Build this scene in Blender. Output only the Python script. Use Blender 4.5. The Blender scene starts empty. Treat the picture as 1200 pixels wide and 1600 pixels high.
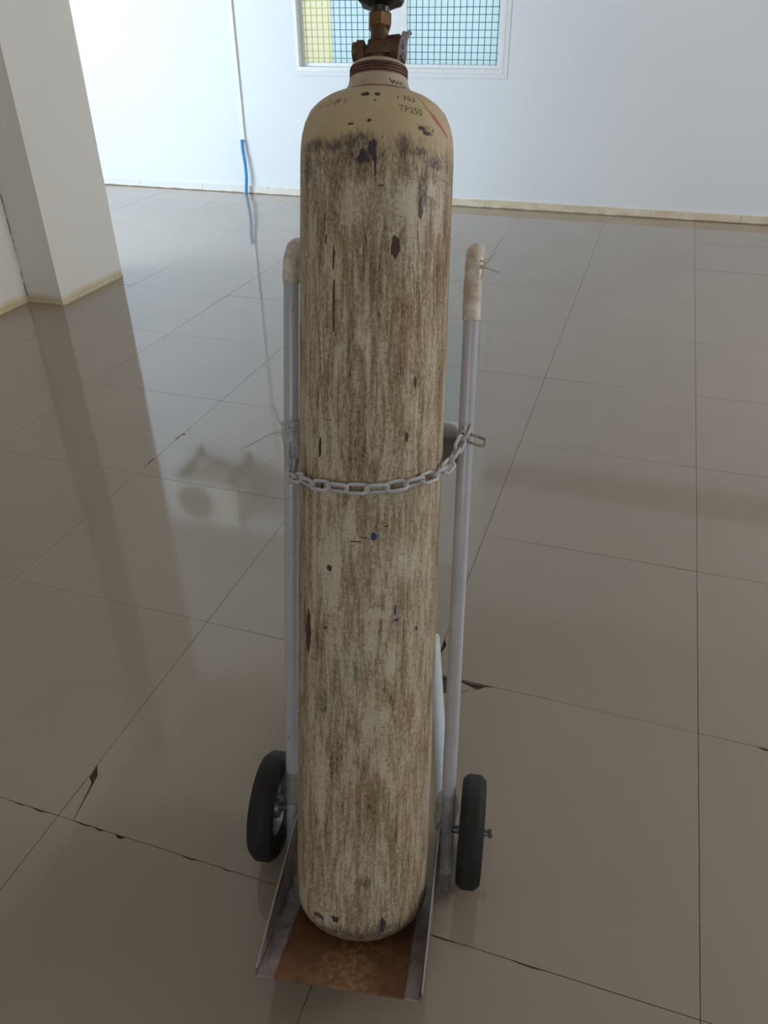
import bpy, bmesh, math, random
import numpy as np
from mathutils import Vector, Matrix
random.seed(7)
rng = np.random.default_rng(11)
scn = bpy.context.scene
COL = scn.collection
PI = math.pi

# ------------------------------------------------------------------ camera
PITCH, YAW, ROLL = 0.583, -0.3243, 0.0119
CAM = Vector((-0.2755, -0.7066, 1.3446))
fw = Vector((math.sin(YAW)*math.cos(PITCH), math.cos(YAW)*math.cos(PITCH), -math.sin(PITCH)))
rt = Vector((math.cos(YAW), -math.sin(YAW), 0))
dn = fw.cross(rt)
r2 = rt*math.cos(ROLL) + dn*math.sin(ROLL)
d2 = -rt*math.sin(ROLL) + dn*math.cos(ROLL)
cd = bpy.data.cameras.new('camera'); cam = bpy.data.objects.new('camera', cd); COL.objects.link(cam)
M4 = Matrix((r2, -d2, -fw)).transposed().to_4x4(); M4.translation = CAM
cam.matrix_world = M4
cd.sensor_fit = 'VERTICAL'; cd.sensor_height = 36.0; cd.lens = 36.0*1222.5/1600
cd.clip_start = 0.02; cd.clip_end = 100
scn.camera = cam

# ------------------------------------------------------------------ world, lights, exposure
w = bpy.data.worlds.new('sky'); scn.world = w; w.use_nodes = True
bg = w.node_tree.nodes['Background']
bg.inputs[0].default_value = (0.86, 0.95, 1.0, 1); bg.inputs[1].default_value = 1.15
vs = scn.view_settings
vs.view_transform = 'Standard'; vs.look = 'None'; vs.gamma = 1; vs.use_curve_mapping = False
vs.exposure = 0.0

def area(name, loc, look, sx, sy, power, color):
    l = bpy.data.lights.new(name, 'AREA'); l.shape = 'RECTANGLE'; l.size = sx; l.size_y = sy
    l.energy = power; l.color = color
    o = bpy.data.objects.new(name, l); COL.objects.link(o)
    o.location = loc
    o.rotation_euler = (Vector(look)-Vector(loc)).to_track_quat('-Z', 'Y').to_euler()
    return o
# daylight through the big window of the side bay (left, behind the pillar)
area('daylight_side_bay', (-6.9, .85, 1.95), (0, .85, 1.95), 3.1, 1.8, 385, (0.74, 0.885, 1.0))
# daylight through the windows behind the photographer and on the right
area('daylight_behind', (0.6, -3.35, 1.9), (0.6, 0, 1.9), 2.6, 1.3, 18, (1.0, 0.92, 0.83))
area('daylight_right', (3.85, 2.8, 2.0), (0, 2.8, 2.0), 2.6, 1.3, 92, (0.98, 0.955, 0.93))

# ------------------------------------------------------------------ material helpers
class NT:
    def __init__(s, name):
        s.m = bpy.data.materials.new(name); s.m.use_nodes = True
        s.t = s.m.node_tree; s.n = s.t.nodes; s.b = s.n['Principled BSDF']
        s.out = s.n['Material Output']
    def new(s, ty, **kw):
        n = s.n.new(ty)
        for k, v in kw.items(): setattr(n, k, v)
        return n
    def link(s, a, b): s.t.links.new(a, b)
    def coord(s, kind='Object', scale=(1, 1, 1)):
        c = s.new('ShaderNodeTexCoord'); mp = s.new('ShaderNodeMapping')
        mp.inputs['Scale'].default_value = scale
        s.link(c.outputs[kind], mp.inputs['Vector']); return mp.outputs[0]
    def noise(s, vec, scale, detail=4, rough=0.6, dist=0.0):
        n = s.new('ShaderNodeTexNoise'); n.inputs['Scale'].default_value = scale
        n.inputs['Detail'].default_value = detail; n.inputs['Roughness'].default_value = rough
        n.inputs['Distortion'].default_value = dist
        s.link(vec, n.inputs['Vector']); return n.outputs['Fac']
    def ramp(s, fac, stops):
        r = s.new('ShaderNodeValToRGB'); e = r.color_ramp.elements
        while len(e) < len(stops): e.new(0.5)
        for i, (p, c) in enumerate(stops):
            e[i].position = p
            e[i].color = (c, c, c, 1) if isinstance(c, (int, float)) else (*c, 1)
        s.link(fac, r.inputs[0]); return r.outputs[0]
    def mix(s, fac, a, b, mode='MIX'):
        n = s.new('ShaderNodeMix', data_type='RGBA', blend_type=mode)
        for sock, v in ((n.inputs[0], fac), (n.inputs[6], a), (n.inputs[7], b)):
            if isinstance(v, bpy.types.NodeSocket): s.link(v, sock)
            elif isinstance(v, (int, float)): sock.default_value = v
            else: sock.default_value = (*v, 1)
        return n.outputs[2]
    def math(s, op, a, b=None, clamp=False):
        n = s.new('ShaderNodeMath', operation=op); n.use_clamp = clamp
        for sock, v in ((n.inputs[0], a), (n.inputs[1], b)):
            if v is None: continue
            if isinstance(v, bpy.types.NodeSocket): s.link(v, sock)
            else: sock.default_value = v
        return n.outputs[0]
    def sep(s, vec):
        n = s.new('ShaderNodeSeparateXYZ'); s.link(vec, n.inputs[0]); return n.outputs
    def col(s, c):
        if isinstance(c, bpy.types.NodeSocket): s.link(c, s.b.inputs['Base Color'])
        else: s.b.inputs['Base Color'].default_value = (*c, 1)
    def set(s, **kw):
        for k, v in kw.items():
            i = s.b.inputs[k.replace('_', ' ')]
            if isinstance(v, bpy.types.NodeSocket): s.link(v, i)
            else: i.default_value = v
    def bump(s, h, strength=0.3, dist=0.001):
        n = s.new('ShaderNodeBump'); n.inputs['Strength'].default_value = strength
        n.inputs['Distance'].default_value = dist
        s.link(h, n.inputs['Height']); s.link(n.outputs[0], s.b.inputs['Normal'])

def simple(name, c, rough=0.5, metal=0.0, var=0.12, scale=30, bump=0.0):
    t = NT(name); v = t.coord()
    n = t.noise(v, scale)
    t.col(t.mix(t.ramp(n, [(0.35, 0), (0.65, 1)]), tuple(x*(1-var) for x in c), tuple(min(1, x*(1+var)) for x in c)))
    t.set(Roughness=rough, Metallic=metal)
    if bump: t.bump(n, bump)
    return t.m

# painted plaster wall, yellowed damp stain low down
def wall_mat(name, c, stain):
    t = NT(name); g = t.new('ShaderNodeNewGeometry'); pos = g.outputs['Position']
    z = t.sep(pos)[2]
    n = t.noise(pos, 5, 5, 0.65); n2 = t.noise(pos, 1.3, 3)
    base = t.mix(t.ramp(n2, [(0.3, 0), (0.7, 1)]), tuple(x*0.97 for x in c), c)
    lim = t.math('ADD', t.math('MULTIPLY', n, 0.04), 0.035)
    f = t.math('SUBTRACT', lim, z); f = t.math('MULTIPLY', f, 26.0, True)
    f = t.math('MULTIPLY', f, stain)
    t.col(t.mix(f, base, (0.62, 0.52, 0.31)))
    t.set(Roughness=0.55, Specular_IOR_Level=0.3)
    t.bump(t.noise(pos, 60, 3), 0.08)
    return t.m
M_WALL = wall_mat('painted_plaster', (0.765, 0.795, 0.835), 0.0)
M_PILLAR = wall_mat('painted_plaster_stained', (0.84, 0.815, 0.77), 0.95)
M_CEIL = wall_mat('ceiling_paint', (0.72, 0.70, 0.67), 0)

# polished porcelain floor tile
def tile_mat():
    t = NT('porcelain_tile'); g = t.new('ShaderNodeNewGeometry'); pos = g.outputs['Position']
    oi = t.new('ShaderNodeObjectInfo')
    n = t.noise(pos, 2.0, 4, 0.6)
    c = t.mix(t.ramp(n, [(0.3, 0), (0.7, 1)]), (0.295, 0.242, 0.190), (0.322, 0.268, 0.212))
    c = t.mix(t.math('MULTIPLY', oi.outputs['Random'], 0.30), c, (0.275, 0.23, 0.18))
    sp = t.noise(pos, 230, 2, 0.5)
    c = t.mix(t.ramp(sp, [(0.77, 0), (0.80, 0.5)]), c, (0.20, 0.15, 0.10))
    t.col(c)
    t.set(Roughness=t.ramp(t.noise(pos, 3, 4), [(0.3, 0.045), (0.75, 0.085)]), IOR=1.75)
    t.bump(t.noise(pos, 1.6, 2), 0.06, 0.004)
    return t.m
M_TILE = tile_mat()
M_MORTAR = simple('dark_mortar', (0.095, 0.078, 0.06), 0.9, scale=60, bump=0.4)
M_TILEBODY = simple('broken_tile_body', (0.33, 0.28, 0.22), 0.85, scale=200, bump=0.3)

def skirt_mat():
    t = NT('cream_skirting_tile'); g = t.new('ShaderNodeNewGeometry'); pos = g.outputs['Position']
    n = t.noise(pos, 9, 5, 0.7)
    c = t.mix(t.ramp(n, [(0.35, 0), (0.7, 1)]), (0.74, 0.68, 0.56), (0.60, 0.49, 0.33))
    xyz = t.sep(pos); z = xyz[2]
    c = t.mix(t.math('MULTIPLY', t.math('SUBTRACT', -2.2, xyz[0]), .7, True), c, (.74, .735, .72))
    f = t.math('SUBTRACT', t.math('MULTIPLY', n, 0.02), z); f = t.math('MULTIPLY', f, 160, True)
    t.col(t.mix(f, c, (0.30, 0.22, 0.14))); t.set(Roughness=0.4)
    return t.m
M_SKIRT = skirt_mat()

# ------------------------------------------------------------------ object helpers
def link(name, me, parent=None):
    o = bpy.data.objects.new(name, me); COL.objects.link(o)
    if parent is not None: o.parent = parent
    return o
def tag(o, label=None, cat=None, group=None, kind=None):
    for k, v in (('label', label), ('category', cat), ('group', group), ('kind', kind)):
        if v: o[k] = v
    return o
def empty(name, mw):
    o = bpy.data.objects.new(name, None); COL.objects.link(o); o.matrix_world = mw
    o.empty_display_size = 0.05; return o
def bm_mesh(name, bm, mat, smooth=False, angle=None):
    bmesh.ops.recalc_face_normals(bm, faces=bm.faces)
    me = bpy.data.meshes.new(name); bm.to_mesh(me); bm.free()
    me.materials.append(mat)
    if smooth:
        me.shade_smooth()
        if angle: me.set_sharp_from_angle(angle=math.radians(angle))
    return me
def obj(name, bm, mat, parent=None, smooth=False, angle=40):
    return link(name, bm_mesh(name, bm, mat, smooth, angle), parent)
def box(bm, lo, hi, fn=None, bev=0.0):
    vs_ = []
    for z in (lo[2], hi[2]):
        for x, y in ((lo[0], lo[1]), (hi[0], lo[1]), (hi[0], hi[1]), (lo[0], hi[1])):
            p = Vector((x, y, z)); vs_.append(bm.verts.new(fn(p) if fn else p))
    fs = [bm.faces.new([vs_[i] for i in q]) for q in ((3,2,1,0),(4,5,6,7),(0,1,5,4),(1,2,6,5),(2,3,7,6),(3,0,4,7))]
    if bev:
        es = list({e for f in fs for e in f.edges})
        bmesh.ops.bevel(bm, geom=es, offset=bev, segments=2, affect='EDGES', profile=0.5)
def prism(bm, pts, z0, z1, fn=None):
    f = fn or (lambda p: p)
    a = [bm.verts.new(f(Vector((x, y, z0)))) for x, y in pts]; b_ = [bm.verts.new(f(Vector((x, y, z1)))) for x, y in pts]
    bm.faces.new(a[::-1]); bm.faces.new(b_); n = len(pts)
    for i in range(n): bm.faces.new((a[i], a[(i+1) % n], b_[(i+1) % n], b_[i]))
def lathe(bm, prof, seg=48, fn=None, cap=True, nsides=None):
    f = fn or (lambda p: p); rings = []
    for r, h in prof:
        if r < 1e-6: rings.append([bm.verts.new(f(Vector((0, 0, h))))])
        else: rings.append([bm.verts.new(f(Vector((r*math.sin(2*PI*k/seg), -r*math.cos(2*PI*k/seg), h)))) for k in range(seg)])
    for a, b_ in zip(rings, rings[1:]):
        for k in range(seg):
            k2 = (k+1) % seg
            if len(a) == 1 and len(b_) == 1: continue
            if len(a) == 1: bm.faces.new((a[0], b_[k2], b_[k]))
            elif len(b_) == 1: bm.faces.new((a[k], a[k2], b_[0]))
            else: bm.faces.new((a[k], a[k2], b_[k2], b_[k]))
    if cap:
        if len(rings[0]) > 1: bm.faces.new(rings[0][::-1])
        if len(rings[-1]) > 1: bm.faces.new(rings[-1])
def smooth_path(pts, n=8):
    P = [Vector(p) for p in pts]; out = []
    for i in range(len(P)-1):
        p0 = P[max(i-1, 0)]; p1 = P[i]; p2 = P[i+1]; p3 = P[min(i+2, len(P)-1)]
        for k in range(n):
            t = k/n
            out.append(0.5*((2*p1)+(p2-p0)*t+(2*p0-5*p1+4*p2-p3)*t*t+(3*p1-p0-3*p2+p3)*t**3))
    out.append(P[-1]); return out
def tube(bm, pts, r, seg=16, cap=True, rf=None, closed=False):
    P = [Vector(p) for p in pts]; n = len(P); rings = []; prev = None
    for i in range(n):
        if closed: t = (P[(i+1) % n]-P[i-1]).normalized()
        else: t = (P[min(i+1, n-1)]-P[max(i-1, 0)]).normalized()
        if prev is None:
            u_ = t.orthogonal().normalized()
        else:
            u_ = (prev - t*prev.dot(t)).normalized()
        prev = u_; v_ = t.cross(u_)
        rr = rf(i/(n-1)) if rf else r
        rings.append([bm.verts.new(P[i]+(u_*math.cos(2*PI*k/seg)+v_*math.sin(2*PI*k/seg))*rr) for k in range(seg)])
    m = n if closed else n-1
    for i in range(m):
        a = rings[i]; b_ = rings[(i+1) % n]
        for k in range(seg): bm.faces.new((a[k], a[(k+1) % seg], b_[(k+1) % seg], b_[k]))
    if cap and not closed: bm.faces.new(rings[0][::-1]); bm.faces.new(rings[-1])

# ------------------------------------------------------------------ room shell
WY = 5.43           # back wall face
CH = 3.45
def wall_mesh(name, boxes, mat, kind='structure', label=None, bev=0):
    bm = bmesh.new()
    for lo, hi in boxes: box(bm, lo, hi, bev=bev)
    o = obj(name, bm, mat); tag(o, label, None, None, 'structure'); return o
wx0, wx1, wz0, wz1 = -2.985, -1.432, 0.885, 2.10     # back window opening
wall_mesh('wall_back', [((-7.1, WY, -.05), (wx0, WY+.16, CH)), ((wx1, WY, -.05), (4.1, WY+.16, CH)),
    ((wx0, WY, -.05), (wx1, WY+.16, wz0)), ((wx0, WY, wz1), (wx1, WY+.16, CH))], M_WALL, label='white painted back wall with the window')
wall_mesh('wall_left', [((-3.52, -3.5, -.05), (-3.378, 2.61, CH))], M_PILLAR, label='off-white side wall ending at the pillar')
wall_mesh('pillar', [((-3.60, 2.602, -.05), (-3.158, 3.142, CH))], M_PILLAR, label='square off-white pillar with a yellowed foot')
def holed_wall_x(name, x0, x1, y0, y1, hy0, hy1, hz0, hz1, label):
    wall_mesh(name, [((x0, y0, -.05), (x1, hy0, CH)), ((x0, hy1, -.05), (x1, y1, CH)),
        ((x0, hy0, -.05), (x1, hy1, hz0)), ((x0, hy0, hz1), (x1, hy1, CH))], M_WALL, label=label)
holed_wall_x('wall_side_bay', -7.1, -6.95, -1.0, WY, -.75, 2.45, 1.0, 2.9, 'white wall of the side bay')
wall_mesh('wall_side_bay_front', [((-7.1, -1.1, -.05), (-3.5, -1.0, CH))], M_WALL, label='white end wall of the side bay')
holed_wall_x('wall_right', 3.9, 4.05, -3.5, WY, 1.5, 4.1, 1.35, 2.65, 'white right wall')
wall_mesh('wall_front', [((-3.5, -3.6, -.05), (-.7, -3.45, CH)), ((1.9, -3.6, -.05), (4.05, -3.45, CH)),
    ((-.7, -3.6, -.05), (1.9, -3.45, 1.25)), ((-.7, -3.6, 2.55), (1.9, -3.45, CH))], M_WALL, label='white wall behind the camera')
wall_mesh('ceiling', [((-7.1, -3.6, CH), (4.1, WY+.16, CH+.1))], M_CEIL, label='off-white ceiling')
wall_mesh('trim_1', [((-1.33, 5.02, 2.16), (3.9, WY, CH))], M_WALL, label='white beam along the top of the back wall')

# floor: mortar bed with the tiles as pieces
bm = bmesh.new(); box(bm, (-7.1, -3.6, -.06), (4.1, WY+.16, -.0085))
floor = obj('floor', bm, M_MORTAR); tag(floor, 'floor of large glossy cream porcelain tiles', None, None, 'structure')
T = 0.6; G = 0.0007
def tile_obj(pts, z=0.0, tilt=(0, 0), mats=True):
    bm = bmesh.new()
    cx = sum(p[0] for p in pts)/len(pts); cy = sum(p[1] for p in pts)/len(pts)
    top = [bm.verts.new((x, y, z+(x-cx)*tilt[0]+(y-cy)*tilt[1])) for x, y in pts]
    bot = [bm.verts.new((x, y, -.0084)) for x, y in pts]; n = len(pts)
    ft = bm.faces.new(top); bm.faces.new(bot[::-1])
    for i in range(n):
        f = bm.faces.new((bot[i], bot[(i+1) % n], top[(i+1) % n], top[i])); f.material_index = 1
    es = [e for e in ft.edges]
    me = bpy.data.meshes.new('tile')
    bmesh.ops.recalc_face_normals(bm, faces=bm.faces); bm.to_mesh(me); bm.free()
    me.materials.append(M_TILE); me.materials.append(M_TILEBODY)
    return link('tile', me, floor)
# notches chipped out of tile edges: (tile i, tile j): list of (edge, pos 0-1, half width, depth)
NOTCH = {(-2, -1): [('N', .24, .012, .006), ('N', .49, .018, .003), ('N', .10, .02, .0025), ('N', .16, .012, .0035), ('N', .62, .01, .002)],
         (-3, -1): [('N', .93, .02, .003), ('N', .85, .012, .002)],
         (0, 0): [('N', .22, .014, .006)], (-4, 2): [('E', .145, .035, .006), ('E', .46, .03, .005)], (-3, 2): [('W', .5, .008, .012)],
         (-1, -1): [('N', .55, .03, .002), ('N', .3, .03, .002)]}
def tile_pts(i, j):
    x0 = i*T+G; x1 = (i+1)*T-G; y0 = j*T+G; y1 = (j+1)*T-G
    if j == 8: y1 = WY+.02
    if (i, j) == (-2, 0):   # near-left corner broken off
        return [(-1.1636, y0), (x1, y0), (x1, y1), (x0, y1), (x0, .1290), (-1.1968, .1245), (-1.1822, .1046)]
    if (i, j) == (-1, 0):   # crushed corner beside the hand truck
        return [(x0, y0), (x1, y0), (x1, y1), (-.447, y1), (-.470, .5935), (-.485, .5790), (-.5015, .5760), (-.5200, .5535), (-.5450, .5560), (-.5560, .5450), (-.5800, .5430), (x0, .552)]
    if (i, j) == (-1, 1):
        return [(x0, y0), (x1, y0), (x1, y1), (x0, y1), (x0, .722), (-.5900, .7030), (x0+.001, .652)]
    pts = []
    nn = NOTCH.get((i, j), [])
    def side(a, b_, inward, key):
        pts.append(a)
        for e, p, hw, d in sorted([q for q in nn if q[0] == key], key=lambda q: q[1] if key in 'SE' else -q[1]):
            L = T; dx = (b_[0]-a[0]); dy = (b_[1]-a[1])
            s = 1 if key in 'SE' else -1
            base = p if key in 'SE' else 1-p
            for o_, dd in ((-hw, 0), (-hw*.3, d), (hw*.4, d*.8), (hw, 0)):
                t_ = base+o_/L
                pts.append((a[0]+dx*t_+inward[0]*dd, a[1]+dy*t_+inward[1]*dd))
    side((x0, y0), (x1, y0), (0, 1), 'S'); side((x1, y0), (x1, y1), (-1, 0), 'E')
    side((x1, y1), (x0, y1), (0, -1), 'N'); side((x0, y1), (x0, y0), (1, 0), 'W')
    return pts
for i in range(-11, 4):
    for j in range(-2, 9):
        if i <= -7 and j < 4: continue
        z = -random.random()*.0005
        tl = (random.gauss(0, .0007), random.gauss(0, .0007))
        o = tile_obj(tile_pts(i, j), z, tl)
        if (i, j) == (-2, 0): o['label'] = 'tile with its near left corner cracked off'
        if (i, j) == (-1, 0): o['label'] = 'tile with a crushed hollow corner beside the hand truck'
o = tile_obj([(-1.1990, G), (-1.1650, G), (-1.1845, .0870), (-1.1985, .0985)], -.0012, (.004, -.003)); o.name = 'tile_shard'
o = tile_obj([(-.5450, .5575), (-.5212, .5552), (-.5050, .5760), (-.4870, .5805), (-.5000, .5845), (-.5300, .5930), (-.5380, .5800)], -.0012, (.01, .006)); o.name = 'tile_shard'
o = tile_obj([(-.5985, .5540), (-.5810, .5450), (-.5790, .5600), (-.5985, .5800)], -.0015, (.01, -.006)); o.name = 'tile_shard'

# skirting
bsk = empty('baseboard_back', Matrix.Translation((-3.4, WY, 0))); tag(bsk, 'low cream tiled skirting along the back wall', None, None, 'structure')
x = -6.9; k = 0
while x < 3.9:
    x2 = min(x+0.6, 3.9)
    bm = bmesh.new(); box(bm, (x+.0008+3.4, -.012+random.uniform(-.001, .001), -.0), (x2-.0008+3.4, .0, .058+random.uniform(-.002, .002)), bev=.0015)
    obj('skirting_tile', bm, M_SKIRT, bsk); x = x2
# thin plaster ridge at the foot of the pillar
for nm, pts in (('baseboard_pillar', None),):
    bm = bmesh.new()
    def ridge(x0, y0, x1, y1, dx, dy):
        n = 24; a = []
        for k in range(n+1):
            t_ = k/n; px = x0+(x1-x0)*t_; py = y0+(y1-y0)*t_
            d = .004+.001*random.random(); h = .013+.003*random.random()
            a.append([bm.verts.new((px-dx*.002, py-dy*.002, 0)), bm.verts.new((px+dx*d, py+dy*d, 0)), bm.verts.new((px+dx*d*.9, py+dy*d*.9, h*.7)), bm.verts.new((px-dx*.002, py-dy*.002, h))])
        for p_, q_ in zip(a, a[1:]):
            for m_ in range(4): bm.faces.new((p_[m_], p_[(m_+1) % 4], q_[(m_+1) % 4], q_[m_]))
        bm.faces.new(a[0]); bm.faces.new(a[-1][::-1])
    ridge(-3.158, 2.598, -3.158, 3.142, 1, 0); ridge(-3.378, 2.602, -3.158, 2.602, 0, -1); ridge(-3.378, -1, -3.378, 2.602, 1, 0)
    o = obj(nm, bm, simple('yellowed_filler', (0.64, 0.56, 0.38), 0.7, var=.12, scale=25)); tag(o, 'yellowed filler ridge round the foot of the pillar', None, None, 'structure')
# crack in the corner where wall and pillar meet
bm = bmesh.new()
zz = 0.03
while zz < 1.25:
    L_ = random.uniform(.02, .09); wd = random.uniform(.001, .0035)
    if random.random() < .7: box(bm, (-3.379, 2.6025-wd, zz), (-3.3765+wd*.3, 2.6035, zz+L_))
    zz += L_+random.uniform(.0, .03)
o = obj('trim_2', bm, simple('crack_dirt', (0.06, 0.05, 0.035), 0.95)); tag(o, 'dark crack line in the corner between side wall and pillar', None, None, 'structure')

# ------------------------------------------------------------------ back window
M_ALU = simple('white_aluminium', (0.80, 0.82, 0.83), 0.35, var=.03)
M_WIRE = simple('dark_teal_mesh', (0.045, 0.14, 0.21), 0.6)
M_WIREY = simple('yellow_green_mesh', (0.42, 0.47, 0.16), 0.6)
def pane_mat(name, c):
    t = NT(name); tr = t.new('ShaderNodeBsdfTranslucent'); tr.inputs[0].default_value = (*c, 1)
    gl = t.new('ShaderNodeBsdfGlossy'); gl.inputs['Roughness'].default_value = .15
    mx = t.new('ShaderNodeMixShader'); mx.inputs[0].default_value = .05
    t.link(tr.outputs[0], mx.inputs[1]); t.link(gl.outputs[0], mx.inputs[2]); t.link(mx.outputs[0], t.out.inputs[0])
    return t.m
M_PANE = pane_mat('frosted_glass', (0.80, 0.915, 0.945))
M_PANEY = pane_mat('frosted_glass_yellowish', (0.93, 0.90, 0.74))
win = empty('window_1', Matrix.Translation(((wx0+wx1)/2, WY, wz0)))
tag(win, 'sliding window with two wire-grid frosted sashes in a white frame', None, None, 'structure')
O = Vector(((wx0+wx1)/2, WY, wz0))
def wf(lo, hi, bm, bev=.002):
    box(bm, tuple(Vector(lo)-O), tuple(Vector(hi)-O), bev=bev)
bm = bmesh.new(); e = .028
wf((wx0, WY-.006, wz0), (wx1, WY+.11, wz0+e), bm); wf((wx0, WY-.006, wz1-e), (wx1, WY+.11, wz1), bm)
wf((wx0, WY-.006, wz0+e), (wx0+e, WY+.11, wz1-e), bm); wf((wx1-e, WY-.006, wz0+e), (wx1, WY+.11, wz1-e), bm)
obj('frame', bm, M_ALU, win)
# raised plaster border around the frame
bm = bmesh.new(); e2 = .030
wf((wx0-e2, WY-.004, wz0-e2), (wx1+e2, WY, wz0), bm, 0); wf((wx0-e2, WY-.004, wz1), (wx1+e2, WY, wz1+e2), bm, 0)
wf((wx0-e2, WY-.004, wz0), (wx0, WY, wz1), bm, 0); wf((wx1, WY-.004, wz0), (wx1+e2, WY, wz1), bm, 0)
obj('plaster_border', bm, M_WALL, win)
def sash(x0, x1, y, rs, ysplit=None):
    bm = bmesh.new(); z0 = wz0+e+.001; z1 = wz1-e-.001; s = .022
    wf((x0, y, z0), (x1, y+.025, z0+s), bm); wf((x0, y, z1-s), (x1, y+.025, z1), bm)
    wf((x0, y, z0+s), (x0+s, y+.025, z1-s), bm); wf((x1-rs, y, z0+s), (x1, y+.025, z1-s), bm)
    so = obj('sash', bm, M_ALU, win)
    gx0, gx1, gz0, gz1 = x0+s, x1-rs, z0+s, z1-s
    parts = [(gx0, gx1, M_PANE)] if ysplit is None else [(gx0, ysplit, M_PANEY), (ysplit, gx1, M_PANE)]
    for a, b_, m in parts:
        bm = bmesh.new(); wf((a, y+.012, gz0), (b_, y+.016, gz1), bm, 0); obj('pane', bm, m, so)
    for a, b_, m, mw in [(p[0], p[1], p[2], M_WIREY if p[2] is M_PANEY else M_WIRE) for p in parts]:
        bm = bmesh.new(); xx = gx0+.020
        while xx < gx1:
            if a <= xx < b_: wf((xx-.0024, y+.008, gz0), (xx+.0024, y+.0115, gz1), bm, 0)
            xx += .0445
        zz = gz0+.030
        while zz < gz1:
            wf((a, y+.0075, zz-.0022), (b_, y+.0112, zz+.0022), bm, 0); zz += .0445
        wo = obj('wire_mesh', bm, mw, so); wo['kind'] = 'stuff'
    return so
sash(wx0+e, -2.165, WY+.05, .105, -2.715)
sash(-2.155, wx1-e, WY+.018, .022)
def other_window(nm, lo, hi, label):
    c = (Vector(lo)+Vector(hi))/2; o_ = empty(nm, Matrix.Translation(c)); tag(o_, label, None, None, 'structure')
    bm = bmesh.new(); d = Vector(hi)-Vector(lo); ax = 0 if d[0] < d[1] else 1; t_ = .04; n = 3
    l = Vector(lo)-c; h = Vector(hi)-c; o2 = 1-ax
    def bx(a0, a1, z0, z1):
        L_ = [0, 0, z0]; H = [0, 0, z1]; L_[ax] = l[ax]; H[ax] = h[ax]; L_[o2] = a0; H[o2] = a1; box(bm, L_, H)
    bx(l[o2], h[o2], l[2], l[2]+t_); bx(l[o2], h[o2], h[2]-t_, h[2])
    for k in range(n+1):
        a = l[o2]+(h[o2]-l[o2]-t_)*k/n; bx(a, a+t_, l[2]+t_, h[2]-t_)
    obj('frame', bm, M_ALU, o_)
# ------------------------------------------------------------------ trunking and blue pipe on the back wall
bm = bmesh.new()
box(bm, (-3.492, WY-.016, .385), (-3.462, WY, 2.6), bev=.002)
tr = obj('cable_trunking', bm, simple('white_plastic', (0.80, 0.80, 0.77), 0.4, var=.03))
tag(tr, 'narrow white cable trunking running down the back wall to the blue pipe', 'cable trunking')
bm = bmesh.new()
tube(bm, smooth_path([(-3.481, WY-.030, .405), (-3.479, WY-.034, .33), (-3.468, WY-.040, .24), (-3.465, WY-.045, .14), (-3.474, WY-.050, .05), (-3.480, WY-.052, .0)], 6), .0125, 14)
bp = obj('water_pipe', bm, simple('blue_plastic', (0.045, 0.27, 0.56), 0.4, var=.06), smooth=True)
tag(bp, 'short bright blue plastic pipe between trunking and floor at the back wall', 'pipe')

# ------------------------------------------------------------------ air conditioner condenser high on the back wall (seen mirrored in the floor)
M_AC = simple('ac_casing', (0.80, 0.78, 0.72), 0.45, var=.05)
M_ACD = simple('ac_dark', (0.25, 0.24, 0.22), 0.6)
A0 = Vector((-4.05, 5.10, 2.60))
ac = empty('air_conditioner', Matrix.Translation(A0))
tag(ac, 'boxy off-white air conditioner with round fan, high on the back wall, mirrored in the floor', 'air conditioner')
bm = bmesh.new(); box(bm, (-.36, -.15, 0), (.36, .15, .50), bev=.012); obj('casing', bm, M_AC, ac)
bm = bmesh.new(); lathe(bm, [(.001, 0), (.19, 0), (.195, .004), (.19, .008), (.001, .008)], 40, lambda p: Vector((-.12+p.x, -.151-p.z, .25+p.y)), cap=False); fan = obj('fan_opening', bm, M_ACD, ac)
bm = bmesh.new()
for r_ in (.05, .085, .12, .155, .19):
    tube(bm, [(-.12+r_*math.cos(t_), -.162, .25+r_*math.sin(t_)) for t_ in np.linspace(0, 2*PI, 32, endpoint=False)], .0022, 5, closed=True)
for k in range(8):
    a = k*PI/4; tube(bm, [(-.12, -.163, .25), (-.12+.195*math.cos(a), -.163, .25+.195*math.sin(a))], .0022, 5)
obj('fan_grille', bm, M_AC, fan)
bm = bmesh.new(); box(bm, (.36, -.10, .06), (.40, .08, .36), bev=.008); obj('valve_cover', bm, M_AC, ac)
for sx in (-.27, .27):
    bm = bmesh.new(); box(bm, (sx-.018, -.16, -.03), (sx+.018, .325, 0)); box(bm, (sx-.018, .295, -.12), (sx+.018, .328, 0))
    prism(bm, [(-.14, -.03), (.30, -.10), (.30, -.12), (-.16, -.03)], sx-.004, sx+.004, lambda p: Vector((p.z, p.x, p.y)))
    obj('bracket', bm, M_ACD, ac)

# ------------------------------------------------------------------ hand truck frame of reference
PHI = .164; TT = .37
MO = Vector((-.589, .119, .097))
U = Vector((math.cos(PHI), math.sin(PHI), 0)); B = Vector((-math.sin(PHI), math.cos(PHI), 0)); Z = Vector((0, 0, 1))
Wv = B*math.sin(TT)+Z*math.cos(TT); V = B*math.cos(TT)-Z*math.sin(TT)
TH = .40
AX = (B*math.sin(TH)+Z*math.cos(TH)-U*.0273).normalized()
B0 = MO+U*.0069-B*.1056; B0 = B0-AX*(B0.z/AX.z); BC = B0+AX*.035
CYy = (V-AX*V.dot(AX)).normalized(); CYx = CYy.cross(AX)
MT = Matrix((U, V, Wv)).transposed().to_4x4(); MT.translation = MO
MC = Matrix((CYx, CYy, AX)).transposed().to_4x4(); MC.translation = BC

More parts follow.
